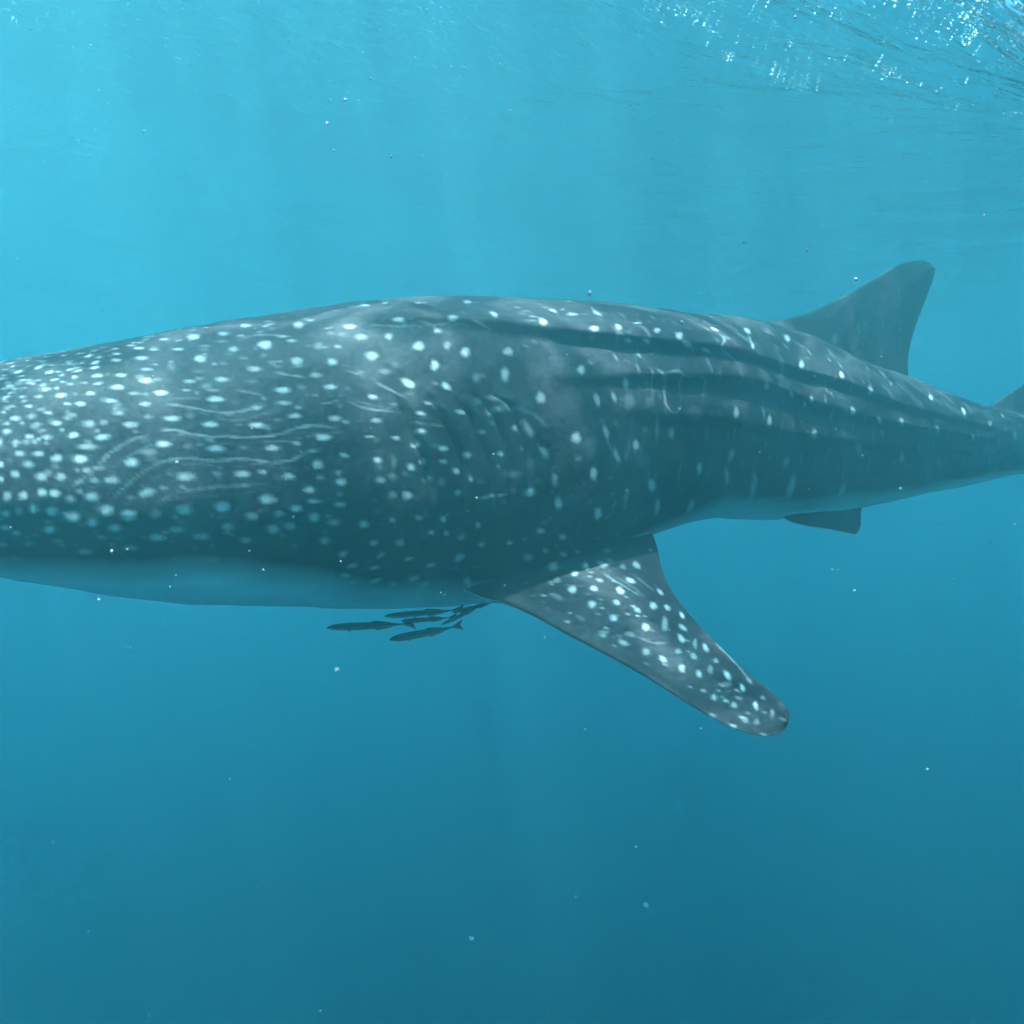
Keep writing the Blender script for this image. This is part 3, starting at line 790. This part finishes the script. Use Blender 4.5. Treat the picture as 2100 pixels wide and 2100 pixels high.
# ---------------------------------------------------------------- small fish under the shark's chin
def fish_material():
    m, N, L = mat('fish_skin')
    tc = N.new('ShaderNodeTexCoord')
    sp = N.new('ShaderNodeSeparateXYZ'); L.new(tc.outputs['Object'], sp.inputs[0])
    nz = N.new('ShaderNodeTexNoise'); nz.inputs['Scale'].default_value = 30; L.new(tc.outputs['Object'], nz.inputs['Vector'])
    at = N.new('ShaderNodeAttribute'); at.attribute_name = 'side'
    mu = N.new('ShaderNodeMath'); mu.operation = 'MULTIPLY_ADD'; mu.inputs[1].default_value = .25
    L.new(nz.outputs['Fac'], mu.inputs[0]); L.new(at.outputs['Fac'], mu.inputs[2])
    cr = N.new('ShaderNodeValToRGB')
    e = cr.color_ramp.elements
    e[0].position = .12; e[0].color = (.16, .16, .16, 1); e[1].position = 1.0; e[1].color = (.03, .032, .04, 1)
    for q, c in ((.38, (.14, .14, .14, 1)), (.5, (.03, .03, .035, 1)), (.66, (.03, .03, .035, 1)), (.78, (.12, .12, .12, 1)), (.9, (.04, .04, .05, 1))):
        k = e.new(q); k.color = c
    L.new(mu.outputs[0], cr.inputs['Fac'])
    bs = N.new('ShaderNodeBsdfPrincipled'); bs.inputs['Roughness'].default_value = .5; bs.inputs['Specular IOR Level'].default_value = .2
    out = N.new('ShaderNodeOutputMaterial')
    L.new(cr.outputs[0], bs.inputs['Base Color']); L.new(bs.outputs[0], out.inputs['Surface'])
    return m
FISH = fish_material()
def fish(px, py, d, length, pitch, bend, depth, label, yaw=0):
    """head towards -X; body deep as depth*length"""
    n, k = 36, 16
    t = np.linspace(0, 1, n)
    hh = depth*length*np.interp(t, [0, .03, .12, .3, .5, .7, .85, .93, 1], [.05, .22, .42, .5, .48, .36, .2, .11, .10])
    ww = hh*np.interp(t, [0, .2, .6, 1], [.9, .8, .65, .25])
    cx = (t-.5)*length*.88
    cz = bend*length*(np.clip(t-.35, 0, 1)**2)
    cyy = .02*length*np.sin(t*4)
    th = np.linspace(0, 2*np.pi, k, endpoint=False)
    P = np.stack([cx[:, None]+0*th[None], cyy[:, None]+ww[:, None]*np.sin(th)[None], cz[:, None]+hh[:, None]*np.cos(th)[None]], -1)
    V = [tuple(p) for p in P.reshape(-1, 3)]
    Fc = [(i*k+j, i*k+(j+1) % k, (i+1)*k+(j+1) % k, (i+1)*k+j) for i in range(n-1) for j in range(k)]
    Fc += [tuple(range(k))[::-1], tuple(range((n-1)*k, n*k))]
    def blade(pts, th_=.004):
        b = len(V); c = len(pts)
        for s_ in (-1, 1):
            for (x, z, y) in pts: V.append((x, y+s_*th_*length, z))
        Fc.append(tuple(range(b, b+c))); Fc.append(tuple(range(b+2*c-1, b+c-1, -1)))
        for i in range(c): Fc.append((b+i, b+c+i, b+c+(i+1) % c, b+(i+1) % c))
    l = length
    at = lambda tt: (np.interp(tt, t, cx), np.interp(tt, t, cz), np.interp(tt, t, hh), np.interp(tt, t, cyy))
    x, z, h, y = at(.95); x2, z2, h2, y2 = at(1.0)
    blade([(x, z+h*.8, y), (x2+.05*l, z2+.045*l, y2), (x2+.12*l, z2+.085*l, y2), (x2+.075*l, z2+.01*l, y2), (x2+.11*l, z2-.07*l, y2), (x2+.045*l, z2-.04*l, y2), (x, z-h*.8, y)])
    for s_, a, b2 in ((1, .52, .82), (-1, .56, .84)):
        p = [at(q) for q in np.linspace(a, b2, 7)]
        blade([(p[0][0], p[0][1]+s_*p[0][2]*.7, p[0][3])]+[(q[0]+.02*l, q[1]+s_*(q[2]+.018*l*w_), q[3]) for q, w_ in zip(p[1:-1], (1, .85, .65, .45, .25))]+[(p[-1][0], p[-1][1]+s_*p[-1][2]*.7, p[-1][3])])
    x, z, h, y = at(.2)
    for s_ in (-1, 1):
        blade([(x, z-.2*h, y+s_*h*.6), (x+.09*l, z-.5*h-.02*l, y+s_*(h*.6+.05*l)), (x+.10*l, z-.6*h-.035*l, y+s_*(h*.6+.05*l)), (x+.03*l, z-.5*h, y+s_*h*.6)])
    me = mesh_from('small_fish', V, Fc)
    bm = bmesh.new(); bm.from_mesh(me); bmesh.ops.recalc_face_normals(bm, faces=bm.faces); bm.to_mesh(me); bm.free()
    smooth(me); me.materials.append(FISH)
    vz = np.array([v.co.z for v in me.vertices]); vx = np.array([v.co.x for v in me.vertices])
    hl = np.interp(vx, cx, hh); zl = np.interp(vx, cx, cz)
    a_ = me.attributes.new('side', 'FLOAT', 'POINT')
    a_.data.foreach_set('value', np.clip(.38+(vz-zl)/np.maximum(hl, .004)*.42, 0, .9).astype(np.float32))
    o = add('small_fish', me, label=label, category='fish', group='slender fish escorting the shark')
    o.location = Vector(unproject(px, py, d))+Vector((0, 0, CAM_Z))
    o.rotation_euler = (0, R(-pitch), R(yaw))
for a_ in [
    (752, 1284, 3.5, .37, 2, .02, .085, 'thin dark fish swimming foremost of the group under the shark', 3),
    (862, 1258, 3.45, .33, 4, .02, .075, 'dark fish swimming topmost of the group, close under the shark belly', 5),
    (874, 1271, 3.6, .24, 3, .05, .085, 'short dark fish just below the topmost fish of the group'),
    (866, 1300, 3.4, .30, 9, .06, .105, 'stoutest dark fish, lowest of the group below the shark belly', 6),
    (946, 1262, 3.45, .20, 24, .05, .085, 'small upward tilted fish rearmost of the group, beside the pectoral fin root', 10),
    (972, 1246, 3.7, .22, 12, .05, .075, 'faint slender fish behind the upward tilted fish near the pectoral fin', 8)]:
    fish(*a_)

# ---------------------------------------------------------------- drifting specks in the water
_b = bmesh.new(); bmesh.ops.create_icosphere(_b, subdivisions=1, radius=1)
ICO_V = np.array([tuple(v.co) for v in _b.verts]); ICO_F = np.array([[v.index for v in f.verts] for f in _b.faces]); _b.free()
def balls(name, C, S):
    """one mesh of many small round bodies: centres (n,3), half sizes (n,3)"""
    V = (ICO_V[None]*S[:, None]+C[:, None]).reshape(-1, 3)
    Fc = (ICO_F[None]+(np.arange(len(C))*len(ICO_V))[:, None, None]).reshape(-1, 3)
    me = bpy.data.meshes.new(name)
    me.from_pydata(V.tolist(), [], Fc.tolist()); me.update(); smooth(me)
    return me
n = 2600
C = np.stack([nrng.uniform(-3.4, 3.4, n), nrng.uniform(.8, 5.5, n), CAM_Z+1.6-3.8*nrng.uniform(0, 1, n)**1.5], 1)
rad = .0013*np.exp(nrng.normal(0, .38, n))*np.where(C[:, 1] < 1.4, .75, 1)
k2 = 420
C2 = np.stack([nrng.uniform(-2.4, 2.4, k2), nrng.uniform(1.0, 4.0, k2), CAM_Z+nrng.uniform(-.3, 1.8, k2)], 1)
C = np.concatenate([C, C2]); rad = np.concatenate([rad, nrng.uniform(.0012, .0032, k2)]); n += k2
me = balls('drifting_specks', C, rad[:, None]*nrng.uniform(.7, 1.4, (n, 3)))
m, N, L = mat('plankton_speck')
nz = N.new('ShaderNodeTexNoise'); nz.inputs['Scale'].default_value = 9
cr = N.new('ShaderNodeValToRGB'); cr.color_ramp.elements[0].color = (.1, .1, .12, 1); cr.color_ramp.elements[1].color = (.42, .42, .46, 1)
bs = N.new('ShaderNodeBsdfPrincipled'); bs.inputs['Roughness'].default_value = .7
out = N.new('ShaderNodeOutputMaterial')
L.new(nz.outputs['Fac'], cr.inputs['Fac']); L.new(cr.outputs[0], bs.inputs['Base Color']); L.new(bs.outputs[0], out.inputs['Surface'])
me.materials.append(m)
add('drifting_specks', me, kind='stuff', label='tiny pale specks of plankton drifting in the water')

# ---------------------------------------------------------------- white beads added under the surface to stand in for sun sparkles
FC, FS = [], []
def glint_cluster(cx, cy_, sx, sy, n, rr):
    for _ in range(n):
        x = rng.gauss(cx, sx); y = rng.gauss(cy_, sy)
        r = rr*rng.choice((.4, .5, .6, .8, 1.2))
        z = float(swell(np.array(x), np.array(y)))-r*1.2-abs(rng.gauss(0, .01))
        FC.append((x, y, z)); FS.append((r, r*rng.uniform(.7, 1), r*rng.uniform(.5, .9)))
def glint_px(px, py, sx, sy, n, rr=.0048):
    d = unproject(px, py, 1.0)
    t = 2.5
    for _ in range(30): t = (float(swell(np.array(d[0]*t), np.array(d[1]*t)))-CAM_Z)/d[2]
    glint_cluster(d[0]*t, d[1]*t, sx, sy, n, rr)
for a in [(1345, 25, .05, .03, 14), (1430, 42, .10, .03, 26), (1545, 25, .10, .06, 10), (1525, 122, .10, .04, 24), (1610, 155, .08, .04, 18), (1640, 172, .10, .05, 20),
          (1890, 40, .2, .1, 20), (2050, 40, .10, .12, 44), (2065, 90, .10, .12, 30), (1990, 15, .1, .08, 14), (1750, 130, .16, .10, 24), (1830, 145, .2, .1, 20), (1880, 200, .2, .1, 14),
          (1690, 15, .1, .06, 10), (1930, 50, .1, .06, 14), (2030, 225, .14, .08, 14), (1560, 60, .3, .2, 20), (60, 42, .20, .05, 26), (2000, 120, .6, .5, 36), (1800, 60, .6, .4, 26)]:
    glint_px(*a)
me = balls('glint_beads', np.array(FC), np.array(FS))
m, N, L = mat('glint_white')
nz = N.new('ShaderNodeTexNoise'); nz.inputs['Scale'].default_value = 8
cr = N.new('ShaderNodeValToRGB'); cr.color_ramp.elements[0].color = (.7, .72, .74, 1); cr.color_ramp.elements[1].color = (.9, .9, .9, 1)
L.new(nz.outputs['Fac'], cr.inputs['Fac'])
ta = N.new('ShaderNodeBsdfTranslucent'); di = N.new('ShaderNodeBsdfDiffuse'); mx = N.new('ShaderNodeMixShader'); mx.inputs['Fac'].default_value = .3
out = N.new('ShaderNodeOutputMaterial')
L.new(cr.outputs[0], ta.inputs['Color']); L.new(cr.outputs[0], di.inputs['Color'])
L.new(ta.outputs[0], mx.inputs[1]); L.new(di.outputs[0], mx.inputs[2]); L.new(mx.outputs[0], out.inputs['Surface'])
me.materials.append(m)
add('glint_beads', me, kind='stuff', label='white beads standing in for sun sparkles under the rippled surface')
